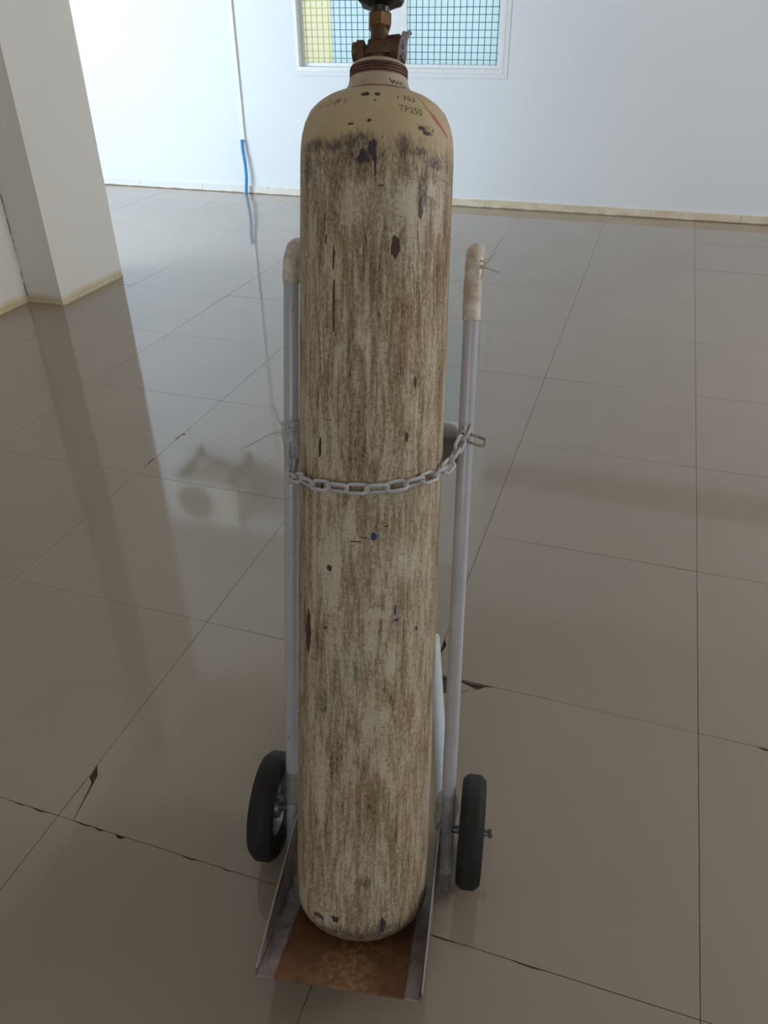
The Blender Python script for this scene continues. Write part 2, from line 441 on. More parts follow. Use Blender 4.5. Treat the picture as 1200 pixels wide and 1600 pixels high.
# ------------------------------------------------------------------ gas cylinder
def cyl_mat():
    t = NT('worn_cream_paint'); tc = t.new('ShaderNodeTexCoord'); ob = tc.outputs['Object']
    zc = t.sep(ob)[2]
    def mp(sx, sy, sz):
        m_ = t.new('ShaderNodeMapping'); m_.inputs['Scale'].default_value = (sx, sy, sz); t.link(ob, m_.inputs['Vector']); return m_.outputs[0]
    at = t.new('ShaderNodeAttribute'); at.attribute_name = 'wear'; a1 = t.new('ShaderNodeSeparateColor'); t.link(at.outputs['Color'], a1.inputs[0])
    at2 = t.new('ShaderNodeAttribute'); at2.attribute_name = 'wear2'; a2 = t.new('ShaderNodeSeparateColor'); t.link(at2.outputs['Color'], a2.inputs[0])
    rust_a, navy_a, blue_a = a1.outputs; smud_a, pale_a, red_a = a2.outputs
    big = t.noise(mp(1, 1, .35), 16, 4, .6)
    streak = t.noise(mp(1, 1, .085), 130, 6, .74, .9)
    streak2 = t.noise(mp(1, 1, .17), 48, 6, .74, .8)
    fine = t.noise(mp(1, 1, .5), 330, 5, .8)
    grain = t.noise(mp(1, 1, .8), 900, 2, .6)
    # base paint: cream above, greyer-green and pinkish brown below
    base = t.mix(t.ramp(big, [(.35, 0), (.68, 1)]), (.54, .475, .35), (.48, .37, .26))
    base = t.mix(t.ramp(t.noise(mp(1, 1, .5), 9, 3), [(.45, 0), (.7, .75)]), base, (.47, .455, .36))
    dome = t.ramp(t.math('ADD', zc, t.math('MULTIPLY', t.math('SUBTRACT', big, .5), .05)), [(1.19, 0), (1.225, 1)]) if False else None
    dz = t.math('ADD', zc, t.math('MULTIPLY', t.math('SUBTRACT', streak2, .5), .09))
    domef = t.math('MULTIPLY', t.math('SUBTRACT', dz, 1.175), 30, True)
    domec = t.mix(t.ramp(t.noise(mp(1, 1, 1), 14, 4), [(.3, 0), (.7, 1)]), (.48, .375, .215), (.53, .43, .265))
    # brown wear streaks on the barrel
    sw = t.math('ADD', t.math('MULTIPLY', streak, .50), t.math('MULTIPLY', fine, .50))
    sw = t.math('ADD', sw, t.math('MULTIPLY', t.math('SUBTRACT', streak2, .5), .55))
    sw = t.math('ADD', sw, t.math('MULTIPLY', t.math('SUBTRACT', big, .5), .22))
    sw = t.math('SUBTRACT', sw, t.math('MULTIPLY', pale_a, .07))
    wearf = t.ramp(sw, [(.450, 0), (.482, .45), (.565, .95)])
    brown = t.mix(t.ramp(fine, [(.35, 0), (.65, 1)]), (.17, .105, .056), (.31, .205, .12))
    brown = t.mix(t.ramp(streak2, [(.4, 0), (.62, 1)]), brown, (.27, .195, .10))
    body = t.mix(wearf, base, brown)
    darkf = t.ramp(sw, [(.57, 0), (.66, .9)])
    body = t.mix(darkf, body, (.045, .028, .018))
    paleg = t.ramp(t.math('ADD', sw, 0.0), [(.33, .8), (.42, 0)])
    body = t.mix(paleg, body, (.62, .56, .44))
    body = t.mix(t.math('MULTIPLY', pale_a, t.ramp(fine, [(.40, .75), (.60, .15)])), body, (.57, .53, .43))
    # little cracks running round the barrel
    cr = t.noise(mp(.25, .25, 1.0), 260, 4, .75)
    body = t.mix(t.ramp(cr, [(.60, 0), (.65, .6)]), body, (.09, .055, .035))
    body = t.mix(t.ramp(grain, [(.56, 0), (.70, .55)]), body, (.07, .045, .03))
    c = t.mix(domef, body, domec)
    # band of scuffs round the shoulder
    bandz = t.math('SUBTRACT', 1.0, t.math('MULTIPLY', t.math('ABSOLUTE', t.math('SUBTRACT', zc, 1.192)), 30), True)
    scuff = t.ramp(t.math('ADD', t.math('MULTIPLY', streak2, .5), t.math('MULTIPLY', fine, .5)), [(.47, 0), (.58, .9)])
    c = t.mix(t.math('MULTIPLY', bandz, scuff), c, (.085, .060, .045))
    dots = t.noise(mp(1, 1, 1), 190, 3, .6)
    c = t.mix(t.math('MULTIPLY', domef, t.ramp(dots, [(.70, 0), (.73, .6)])), c, (.10, .06, .03))
    # painted, chipped and smudged spots
    warp = t.math('MULTIPLY', t.math('SUBTRACT', fine, .5), 1.6)
    def spot(c, a, col, lo=.42, hi=.58, mx=1.0):
        f = t.math('ADD', a, t.math('MULTIPLY', warp, t.math('MULTIPLY', a, 1.0)))
        return t.mix(t.math('MULTIPLY', t.ramp(f, [(lo, 0), (hi, 1)]), mx), c, col)
    c = t.mix(t.math('MULTIPLY', t.ramp(smud_a, [(.0, 0), (.9, 1)]), t.ramp(t.math('ADD', t.math('MULTIPLY', streak2, .5), t.math('MULTIPLY', fine, .5)), [(.40, .25), (.56, .95)])), c, (.085, .062, .052))
    c = spot(c, rust_a, (.060, .032, .020))
    navy_b = t.math('ADD', navy_a, t.math('MULTIPLY', navy_a, t.math('MULTIPLY', t.math('SUBTRACT', streak, .5), 3.2)))
    c = spot(c, navy_b, (.036, .026, .038), .35, .8, .95)
    c = spot(c, blue_a, (.016, .028, .15))
    c = spot(c, red_a, (.42, .07, .03), .35, .6, .9)
    t.col(c)
    t.set(Roughness=t.ramp(sw, [(.4, .42), (.6, .75)]), Specular_IOR_Level=.45)
    t.bump(t.math('ADD', t.math('MULTIPLY', sw, -1), t.math('MULTIPLY', grain, -.3)), .55, .0012)
    return t.m
M_CYL = cyl_mat()
M_BRASS = (lambda t: (t.col(t.mix(t.ramp(t.noise(t.coord(), 70, 4), [(.35, 0), (.7, 1)]), (.075, .037, .020), (.14, .072, .035))),
                      t.set(Roughness=.5, Metallic=.35), t.bump(t.noise(t.coord(), 200, 3), .2), t.m)[-1])(NT('tarnished_brass'))

# profile: radius, height along the axis
PR = [(0, .006), (.03, .002), (.06, 0)] + [(.06+.05*math.sin(a), .05-.05*math.cos(a)) for a in np.linspace(.12, PI/2, 9)]
PR += [(.11, 1.205), (.1095, 1.222), (.1078, 1.238), (.104, 1.253), (.0975, 1.267), (.0885, 1.2765), (.0775, 1.2842), (.0665, 1.2892), (.0565, 1.2922)]
NK = [(.0560, 1.2922), (.0530, 1.2948), (.0480, 1.3002), (.0440, 1.3055), (.0422, 1.3105), (.0415, 1.3155)]
THREAD = []
for k in range(4):
    z0 = 1.3155+.0037*k; THREAD += [(.0412, z0+.0002), (.0412, z0+.0018), (.0394, z0+.0025), (.0394, z0+.0034)]
CAPP = [(.0406, 1.3300), (.0390, 1.3330), (.0350, 1.3362), (.0300, 1.3382), (.0235, 1.3396), (.016, 1.3402)]
ph = np.array([p[1] for p in PR[2:]]); prr = np.array([p[0] for p in PR[2:]])
def R_at(h): return float(np.interp(h, ph, prr))

MARKS = [(23.5,1.0772,3.4,.0145,0),(-1.0,1.2692,3.5,.0032,0),(8.5,1.2692,2.5,.0026,0),(9.0,1.2905,1.6,.0018,0),(3.0,1.2332,1.6,.0024,0),(-10,1.2296,2,.0018,0),(7,1.2596,1.0,.0012,0),(41.5,1.2296,3.5,.0026,1),(46.5,1.2248,4,.0026,1),(6.8,1.196,2.0,.015,1),(8,1.180,1.1,.016,1),(4.5,1.199,1.6,.009,1),(-.5,1.190,2.8,.009,1),(-2.4,1.186,2.4,.006,1),(2,1.184,3,.003,1),(-5,.03,25,.014,3),(30,.035,20,.015,3),(60,.03,15,.02,3),(28,1.2056,5.5,.0125,3),(-43,1.210,12,.008,3),(-6,1.208,12,.0100,3),(-2,1.190,9,.010,3),(37,1.1996,9,.0055,3),(-23.5,1.2050,9,.007,3),(55,1.190,9,.007,3),(-50,1.185,6,.018,3),(12,1.154,2.5,.0010,0),(-21,.9992,1.1,.038,0),(-21.5,1.064,.9,.018,0),(42,.8984,1.2,.0084,0),(36,.8216,1.1,.0088,0),(-22,.6284,2.2,.0048,0),(-25,.536,1.8,.002,0),(-17,.5132,.8,.0012,0),(50.5,.5348,1.5,.003,0),(-1,.6716,4,.0011,0),(4.5,.6776,3.5,.0011,0),(21.5,.6944,2,.0011,0),(-45.5,.5216,4,.034,0),(12.5,.680,2,.0062,2),(31.5,.554,1.8,.0022,2),(30.5,.5672,.6,.0096,2),(-29.5,.05,6.5,.0072,1),(-13,.0584,4,.006,1),(26.5,.0512,3,.012,1),(36.5,.2084,1.3,.0276,3),(43.5,1.1504,4,.0216,3),(42,1.13,1.8,.016,0),(11.5,.128,5,.0084,3),(70,.05,12,.02,3),(-26,.4148,3,.0228,3),(.5,.4748,1.6,.0204,3),(-32.5,.8024,1.6,.0156,0),(-30,.7472,1,.0096,0),(-30,1.1072,.8,.012,0),(-28.5,1.0856,.8,.0084,0),(31.5,1.1396,8,.0228,4),(-8.5,1.1288,10.5,.0276,4),(50.5,1.1576,6,.0096,4),(-19,.6176,5.5,.0588,4),(-6.5,.6956,4,.0228,4),(16.5,.5636,8,.0072,4),(42,.638,9,.0216,4),(28,.4844,4,.0168,4),(-29.5,.2864,8,.054,4),(23.5,.404,5,.0204,4)]
SEG = 420
hs = np.unique(np.concatenate([np.linspace(.05, 1.205, 560), np.linspace(1.205, 1.2922, 70)]))
prof = PR[:11]+[(R_at(h), h) for h in hs if h > .0505]
prof = [p for i_, p in enumerate(prof) if i_ == 0 or p != prof[i_-1]]
bm = bmesh.new(); lathe(bm, prof, SEG, cap=True)
cyl = empty('gas_cylinder', MC)
tag(cyl, 'tall battered cream gas cylinder with rust-brown wear, chained upright on the white hand truck', 'gas cylinder')
body = obj('body', bm, M_CYL, cyl, True, 60)
me = body.data; nv = len(me.vertices); co = np.empty(nv*3, np.float32); me.vertices.foreach_get('co', co); co = co.reshape(-1, 3)
th = np.degrees(np.arctan2(co[:, 0], -co[:, 1])); hz = co[:, 2]
rad = np.maximum(np.hypot(co[:, 0], co[:, 1]), .01)
wig = .14*np.sin(th*.9+hz*310)+.12*np.sin(th*1.7-hz*170+1)
att = np.zeros((6, nv), np.float32)
IDX = {0: 0, 1: 1, 2: 2, 3: 3, 4: 4, 5: 5}
for (t0, h0, rt_, rh, k) in MARKS:
    d = np.sqrt(((th-t0)/rt_)**2+((hz-h0)/rh)**2)*(1+wig*(.6 if k in (0, 1, 2, 5) else 1))
    soft = .35 if k in (0, 1, 2, 5) else .9
    val = np.clip((1+soft*.5-d)/soft, 0, 1)
    att[IDX[k]] = np.maximum(att[IDX[k]], val)
RED = [(43, 1.2725, .0008), (46, 1.2660, .0012), (50, 1.2565, .0014), (54, 1.2500, .0030), (58, 1.2445, .0034), (63, 1.2385, .0028), (70, 1.2310, .0022)]
for (ta, ha, wa), (tb, hb, wb) in zip(RED, RED[1:]):
    sx = .11*PI/180; ex, ez = (tb-ta)*sx, hb-ha; f_ = np.clip(((th-ta)*sx*ex+(hz-ha)*ez)/(ex*ex+ez*ez), 0, 1)
    d = np.hypot((th-ta)*sx-f_*ex, (hz-ha)-f_*ez); wd_ = wa+(wb-wa)*f_
    att[5] = np.maximum(att[5], np.clip(1.5-d/wd_, 0, 1))
for nm, idx in (('wear', (0, 1, 2)), ('wear2', (3, 4, 5))):
    a_ = me.attributes.new(nm, 'FLOAT_COLOR', 'POINT'); buf = np.ones((nv, 4), np.float32)
    for c_, i_ in enumerate(idx): buf[:, c_] = att[i_]
    a_.data.foreach_set('color', buf.ravel())
M_NECK = simple('neck_cream_paint', (.46, .375, .275), .5, var=.1, scale=40, bump=.1)
bm = bmesh.new(); lathe(bm, NK, 96, cap=True); obj('neck', bm, M_NECK, cyl, True, 50)
bm = bmesh.new(); lathe(bm, [(.0405, 1.3152)]+THREAD+[(.0405, 1.3302)], 96, cap=True)
th_o = obj('thread', bm, simple('red_brown_thread', (.13, .055, .035), .6, var=.5, scale=50), cyl, True, 25)
bm = bmesh.new(); lathe(bm, CAPP, 96, cap=True); obj('collar', bm, M_NECK, cyl, True, 50)
# seam between body and neck
bm = bmesh.new(); tube(bm, [(.0563*math.sin(a), -.0563*math.cos(a), 1.2925) for a in np.linspace(0, 2*PI, 96, endpoint=False)], .0014, 6, closed=True)
obj('seam', bm, simple('rust_seam', (.20, .08, .045), .8, var=.5, scale=60), cyl, True)

# lettering, wrapped on the shoulder
def lettering(name, s, size, th0, h0, slant, mat, gap=1.0, shear=0.0, on_neck=False):
    cu = bpy.data.curves.new(name, 'FONT'); cu.body = s; cu.size = size; cu.space_character = gap; cu.shear = shear
    cu.offset = size*.016
    to = bpy.data.objects.new(name, cu); COL.objects.link(to)
    dg = bpy.context.evaluated_depsgraph_get(); m0 = bpy.data.meshes.new_from_object(to.evaluated_get(dg))
    bpy.data.objects.remove(to)
    bm = bmesh.new(); bm.from_mesh(m0); bpy.data.meshes.remove(m0)
    bmesh.ops.triangulate(bm, faces=bm.faces)
    bmesh.ops.subdivide_edges(bm, edges=[e_ for e_ in bm.edges if e_.calc_length() > .003], cuts=1)
    rp = (lambda h: float(np.interp(h, [p[1] for p in NK], [p[0] for p in NK]))) if on_neck else R_at
    # arclength table
    H_ = np.linspace(1.15, 1.2922, 300) if not on_neck else np.linspace(1.2922, 1.3155, 100)
    Rr = np.array([rp(h) for h in H_]); S_ = np.concatenate([[0], np.cumsum(np.hypot(np.diff(H_), np.diff(Rr)))])
    s0 = np.interp(h0, H_, S_)
    ca, sa = math.cos(slant), math.sin(slant)
    for v_ in bm.verts:
        x_, y_ = v_.co.x*ca-v_.co.y*sa, v_.co.x*sa+v_.co.y*ca
        h = float(np.interp(s0+y_, S_, H_)); r_ = rp(h); t_ = math.radians(th0)+x_/rp(h0)
        # surface normal
        dr = (rp(h+.001)-rp(h-.001))/.002; nn = math.hypot(1, dr); off = .00018
        rr_ = r_+off/nn; hh = h-dr*off/nn
        v_.co = Vector((rr_*math.sin(t_), -rr_*math.cos(t_), hh))
    o_ = link(name, bm_mesh(name, bm, mat), cyl); return o_
def stamp_mat(name, c, lo, hi):
    t = NT(name); v = t.coord(); t.col(c); t.set(Roughness=.8)
    tp = t.new('ShaderNodeBsdfTransparent'); mx = t.new('ShaderNodeMixShader')
    t.link(t.ramp(t.noise(v, 170, 4, .7), [(lo, .12), (hi, .9)]), mx.inputs[0])
    t.link(tp.outputs[0], mx.inputs[1]); t.link(t.b.outputs[0], mx.inputs[2]); t.link(mx.outputs[0], t.out.inputs[0]); return t.m
M_ST0 = stamp_mat('stamp_ink', (.06, .05, .045), .35, .5)
M_ST1 = stamp_mat('stamp_dark', (.05, .03, .018), .44, .54)
M_ST2 = stamp_mat('stamp_olive', (.16, .115, .045), .40, .56)
M_ST3 = stamp_mat('stamp_brown', (.15, .085, .045), .44, .58)
lettering('neck_lettering', 'WC', .0150, 27, 1.2985, -.12, M_ST0, 1.0, .0, True)['label'] = 'hand written dark letters WC'
lettering('stamped_lettering', '1 703', .0115, 22.5, 1.2640, -.05, M_ST1, 1.1)
lettering('stamped_lettering', 'TP250', .0130, 24.0, 1.2475, -.05, M_ST2, 1.05)
lettering('stamped_lettering', 'W054', .0115, 37.0, 1.2270, -.05, M_ST2, 1.1)
lettering('stamped_lettering', 'N A3 08 5', .0105, -44, 1.2570, .05, M_ST3, 1.15, .2)

# valve
vb = []
H0 = 1.3372
bm = bmesh.new()
lathe(bm, [(.0150, H0), (.0150, H0+.011), (.0135, H0+.012)], 24, cap=True)
# forged block
box(bm, (-.0150, -.0135, H0+.011), (.0185, .0135, H0+.030), bev=.003)
lathe(bm, [(.0150, H0+.028), (.0128, H0+.034), (.0125, H0+.047)], 24, cap=True)
# swollen right hand outlet boss
lathe(bm, [(.0120, 0), (.0165, .010), (.0175, .024), (.0160, .026)], 20, lambda p: Vector((.004+p.z, p.x+.004, H0+.0215+p.y*1.05)), cap=True)
valve = obj('valve_body', bm, M_BRASS, cyl, True, 35)
bm = bmesh.new()
lathe(bm, [(.0128, H0+.043), (.0170, H0+.048), (.0175, H0+.051), (.0175, H0+.063), (.0155, H0+.0655), (.0125, H0+.0660)], 6, lambda p: Matrix.Rotation(.25, 3, 'Z') @ p, cap=True)
obj('gland_nut', bm, simple('brass_nut', (.17, .088, .038), .45, .4, var=.25, scale=90), cyl)
bm = bmesh.new()
lathe(bm, [(.0085, 0), (.0085, .006), (.0080, .0075)], 20, lambda p: Vector((-.013-p.z, p.x, H0+.0175+p.y)), cap=True)
nut = obj('side_outlet', bm, M_BRASS, cyl, True, 35)
bm = bmesh.new()
lathe(bm, [(.0115, 0), (.0145, .001), (.0150, .003), (.0150, .0110), (.0132, .0125)], 6, lambda p: Matrix.Rotation(PI/6, 3, 'X') @ Vector((-p.z, p.x, p.y)) + Vector((-.0195, 0, H0+.0175)), cap=True)
lathe(bm, [(.0125, 0), (.0125, .0045), (.0110, .0060), (.004, .0062)], 24, lambda p: Vector((-.0318-p.z, p.x, H0+.0175+p.y)), cap=True)
obj('cap_nut', bm, simple('brass_cap', (.13, .068, .032), .45, .4, var=.3, scale=90), nut)
# red-brown flange under the wrapped outlet
bm = bmesh.new(); lathe(bm, [(.0165, 0), (.0175, .002), (.0175, .006), (.012, .007)], 24, lambda p: Vector((.0300+p.z, p.x+.004, H0+.0205+p.y*1.02)), cap=True)
obj('outlet_ring', bm, simple('red_brown_ring', (.16, .06, .04), .6), cyl, True, 35)
# black hand wheel with lobes
M_BLK = simple('black_plastic', (.016, .016, .017), .35)
bm = bmesh.new()
lathe(bm, [(.0115, H0+.0655), (.0125, H0+.070), (.0135, H0+.0745)], 24, cap=True)
n = 90
rows = []
for r_s, h in ((.0120, H0+.0720), (.0240, H0+.0765), (.0318, H0+.0800), (.0345, H0+.0850), (.0345, H0+.0940), (.0325, H0+.0985), (.0200, H0+.1010), (.0001, H0+.1015)):
    ring = []
    for k in range(n):
        a = 2*PI*k/n; lob = .93+.07*math.cos(6*a+.6)*min(1, r_s/.03)
        ring.append(bm.verts.new((r_s*lob*math.sin(a), -r_s*lob*math.cos(a), h)))
    rows.append(ring)
for a_, b_ in zip(rows, rows[1:]):
    for k in range(n): bm.faces.new((a_[k], a_[(k+1) % n], b_[(k+1) % n], b_[k]))
obj('hand_wheel', bm, M_BLK, cyl, True, 35)
# grey paper / foil wrapped on the right outlet
bm = bmesh.new()
g_ = []
for i_ in range(9):
    row = []
    for j_ in range(7):
        a = math.radians(-75+i_*22); zt = .0295+.0115*(j_/6)
        r_ = .0180+.0012*math.sin(i_*2.1+j_*1.3)+(.002 if i_ > 5 else 0)
        row.append(bm.verts.new((zt+(.004*math.sin(a)), -r_*math.cos(a)+.004, H0+.0215+r_*math.sin(a)*1.05)))
    g_.append(row)
for i_ in range(8):
    for j_ in range(6): bm.faces.new((g_[i_][j_], g_[i_+1][j_], g_[i_+1][j_+1], g_[i_][j_+1]))
fo = obj('outlet_wrapping', bm, simple('grey_wrap', (.36, .36, .40), .45, .0, var=.35, scale=140, bump=.4), cyl, True, 60)
sm = fo.modifiers.new('thick', 'SOLIDIFY'); sm.thickness = .0012

# ------------------------------------------------------------------ hand truck
M_TUBE = (lambda t: (t.col(t.mix(t.ramp(t.noise(t.coord(scale=(1, 1, .4)), 60, 5, .7), [(.64, 0), (.72, 1)]),
                                 t.mix(t.ramp(t.noise(t.coord(), 25, 3), [(.3, 0), (.7, 1)]), (.42, .425, .465), (.48, .485, .525)), (.17, .13, .115))),
                     t.set(Roughness=.32, Coat_Weight=.3, Coat_Roughness=.15), t.bump(t.noise(t.coord(scale=(1, 1, 6)), 30, 3), .12), t.m)[-1])(NT('white_tube_under_film'))
M_BLKR = simple('worn_black_rubber', (.011, .0095, .009), .75, var=.4, scale=60, bump=.25)
M_RIM = simple('grey_wheel_rim', (.15, .16, .18), .35, .4)
M_STEEL = simple('rusty_steel_nut', (.16, .12, .10), .5, .6)
truck = empty('hand_truck', MT)
tag(truck, 'white tubular hand truck on two black wheels, leaning back and carrying the gas cylinder', 'hand truck')
def dr(w_): return -.0207*w_     # slight sideways lean of the frame
for s in (-1, 1):
    pts = [(s*.1425+dr(-.09), .004, -.09), (s*.1425+dr(.4), -.008, .4), (s*.1425+dr(.90), -.012, .90)]
    bend = [(s*.1425+dr(.95), -.012+.045*(1-math.cos(a)), .945+.045*math.sin(a)) for a in np.linspace(.2, PI/2, 8)]
    tail = [(s*.1425+dr(.98), .10, .990), (s*.1425+dr(.98), .15, .990)]
    bm = bmesh.new(); tube(bm, pts+bend+tail, .0124, 20)
    r_ = obj('rail', bm, M_TUBE, truck, True, 60)
    # yellowed grip wrap on the bent top
    wr = [(s*.1425+dr(.885), -.012, .885 if s > 0 else .93), (s*.1425+dr(.93), -.012, .93 if s > 0 else .945)]+bend+[(s*.1425+dr(.98), .075, .990)]
    bm = bmesh.new(); tube(bm, wr, .0142, 20, rf=lambda t_: .0139+.0006*math.sin(t_*23))
    obj('grip_wrap', bm, (lambda t: (t.col(t.mix(t.ramp(t.noise(t.coord(), 38, 4), [(.42, 0), (.75, 1)]), (.70, .655, .59), (.36, .25, .16))), t.set(Roughness=.5), t.bump(t.noise(t.coord(), 90, 3), .3), t.m)[-1])(NT('aged_tape')), r_, True, 60)
# curved cross tubes and saddle strip
def arc_pts(w_, dep, sx=.142, front=-.008, n=18):
    return [(sx*math.cos(a)+dr(w_), front+(dep-front)*math.sin(a)**.8, w_) for a in np.linspace(0, PI, n)]
for w_ in (.708,):
    bm = bmesh.new(); tube(bm, arc_pts(w_, .068), .0140, 16); obj('cross_tube', bm, M_TUBE, truck, True, 60)
for w0, w1 in ((.655, .697),):
    bm = bmesh.new(); a = arc_pts(w0, .058); b2 = arc_pts(w1, .058); a2 = [(p[0]*1.0, p[1]+.003, p[2]) for p in a]; b3 = [(p[0], p[1]+.003, p[2]) for p in b2]
    L4 = [[bm.verts.new(p) for p in q] for q in (a, b2, b3, a2)]
    for k in range(4):
        for i_ in range(len(a)-1): bm.faces.new((L4[k][i_], L4[k][i_+1], L4[(k+1) % 4][i_+1], L4[(k+1) % 4][i_]))
    for i_ in (0, -1): bm.faces.new([L4[k][i_] for k in range(4)])
    obj('saddle_strip', bm, simple('grey_strip_paint', (.22, .22, .235), .5, scale=60), truck, True, 40)
# toe plate with two side flanges
def plate_mat():
    t = NT('rusty_toe_plate'); v = t.coord(); xs = t.sep(v)
    n = t.noise(v, 28, 5, .65); n2 = t.noise(v, 90, 4)
    rust = t.mix(t.ramp(n, [(.35, 0), (.7, 1)]), (.115, .048, .018), (.21, .095, .038))
    mid = t.ramp(t.math('ABSOLUTE', t.math('SUBTRACT', xs[0], .01)), [(.02, .8), (.06, 0)])
    rust = t.mix(t.math('MULTIPLY', mid, t.ramp(n2, [(.45, 0), (.62, .9)])), rust, (.30, .17, .09))
    paint = t.mix(t.ramp(n, [(.4, 0), (.7, 1)]), (.34, .30, .29), (.17, .115, .10))
    edge = t.math('SUBTRACT', t.math('ABSOLUTE', t.math('SUBTRACT', xs[0], .003)), t.math('ADD', .1005, t.math('MULTIPLY', t.math('SUBTRACT', n, .5), .008)))
    t.col(t.mix(t.math('MULTIPLY', edge, 700, True), rust, paint))
    t.set(Roughness=.6); t.bump(n2, .3); return t.m
M_PL = plate_mat()
WP = -.1115
bm = bmesh.new()
box(bm, (-.1240, -.2705, WP-.003), (.1285, .062, WP), bev=.0008)
plate = obj('toe_plate', bm, M_PL, truck)
M_FL = (lambda t: (t.col(t.mix(t.ramp(t.noise(t.coord(), 30, 5), [(.42, 0), (.66, 1)]), (.27, .235, .23), (.11, .072, .065))), t.set(Roughness=.5), t.m)[-1])(NT('scuffed_flange_paint'))
for x0, x1 in ((-.1265, -.1240), (.1285, .1310)):
    bm = bmesh.new()
    prism(bm, [(-.2705, WP-.003), (-.2720, WP+.014), (-.160, WP+.066), (-.050, .004), (.010, .022), (.062, WP-.003)], x0, x1, lambda p: Vector((p.z, p.x, p.y)))
    obj('side_flange', bm, M_FL, plate)
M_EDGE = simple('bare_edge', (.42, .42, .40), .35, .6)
for xq in (-.1225, .127):
    bm = bmesh.new(); tube(bm, [(xq, -.27, WP+.002), (xq, -.02, WP+.002)], .0022, 6); obj('weld_bead', bm, M_FL, plate, True)
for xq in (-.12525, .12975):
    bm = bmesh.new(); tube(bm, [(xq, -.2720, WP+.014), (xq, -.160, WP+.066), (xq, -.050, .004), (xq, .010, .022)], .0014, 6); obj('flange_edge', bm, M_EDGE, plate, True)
# wheels
def wheel_bm():
    bm = bmesh.new(); R = .097
    pr_ = [(.052, -.016), (.060, -.019), (.072, -.0205), (.082, -.0215), (.0885, -.0205), (.0965, -.0110), (R, -.0095), (R, .0095), (.0965, .0110), (.0885, .0205), (.082, .0215), (.072, .0205), (.060, .019), (.052, .016)]
    lathe(bm, pr_+[pr_[0]], 72, lambda p: Vector((p.z, p.x, p.y)), cap=False); bmesh.ops.remove_doubles(bm, verts=bm.verts, dist=1e-5); return bm
wm = None
for s in (-1, 1):
    hub_x = s*.1855 if s > 0 else -.1815
    if wm is None: wm = bm_mesh('wheel', wheel_bm(), M_BLKR, True, 30)
    wo = link('wheel', wm, truck); wo.location = (hub_x, 0, 0); wo.rotation_euler = (0, 0, 0)
    wo['label'] = ('left' if s < 0 else 'right')+' black solid rubber wheel'
    bm = bmesh.new(); lathe(bm, [(.0532, -.015), (.050, -.010), (.046, -.004), (.024, -.003), (.020, -.016), (.006, -.016), (.006, .016), (.020, .016), (.024, .003), (.046, .004), (.050, .010), (.0532, .015)], 48, lambda p: Vector((p.z, p.x, p.y)), cap=False)
    obj('rim', bm, M_RIM, wo, True, 30)
    bm = bmesh.new()
    tube(bm, [(-s*.045, 0, 0), (s*.026, 0, 0)], .0075, 14)
    lathe(bm, [(.0175, 0), (.0175, .002)], 24, lambda p: Vector((s*(.0165+p.z), p.x, p.y)), cap=True)
    tube(bm, [(s*.018, 0, 0), (s*.031, 0, 0)], .0045, 12)
    obj('axle', bm, simple('axle_steel', (.14, .145, .16), .35, .5), wo, True, 30)
    bm = bmesh.new(); lathe(bm, [(.0080, 0), (.0088, .001), (.0088, .0065), (.0080, .0075)], 6, lambda p: Vector((s*(.030+p.z), p.x, p.y)), cap=True)
    obj('axle_nut', bm, M_STEEL, wo)
# rear prop frame that keeps the leaning truck up
def wl(x_, y_, z_): return MT.inverted() @ Vector((x_, y_, z_))
def ub(u_, b_, z_):
    p = Vector((MO.x, MO.y, 0))+U*u_+B*b_; return MT.inverted() @ Vector((p.x, p.y, z_))
for s in (-1, 1):
    bm = bmesh.new(); tube(bm, [ub(s*.136, .0, .100), ub(s*.131, .06, .085), ub(s*.064, .585, .0145)], .0125, 16)
    obj('prop_leg', bm, simple('white_tube_lit_from_above', (.55, .62, .66), .35, var=.05), truck, True, 60)  # white tube; light on its upward side put into the paler bluish colour
bm = bmesh.new(); tube(bm, [ub(-.075, .575, .0135), ub(.075, .575, .0135)], .0125, 16); obj('prop_foot', bm, M_TUBE, truck, True, 60)

# film scraps: thin crumpled see-through plastic
def film_mat(name, alpha, c=(.62, .62, .62)):
    t = NT(name); v = t.coord(); n = t.noise(v, 55, 5, .7)
    df = t.new('ShaderNodeBsdfPrincipled'); t.b.inputs['Base Color'].default_value = (*c, 1)
    t.set(Roughness=.22); t.bump(n, .8, .003)
    tp = t.new('ShaderNodeBsdfTransparent'); mx = t.new('ShaderNodeMixShader')
    t.link(t.ramp(n, [(.35, alpha*.6), (.65, min(1, alpha*1.5))]), mx.inputs[0])
    t.link(tp.outputs[0], mx.inputs[1]); t.link(t.b.outputs[0], mx.inputs[2]); t.link(mx.outputs[0], t.out.inputs[0])
    t.n.remove(df)
    return t.m
M_FILM = film_mat('clear_film', .42); M_FILM2 = film_mat('thin_film', .13, (.7, .7, .7)); M_FILM3 = film_mat('dusty_film', .32, (.30, .27, .24))
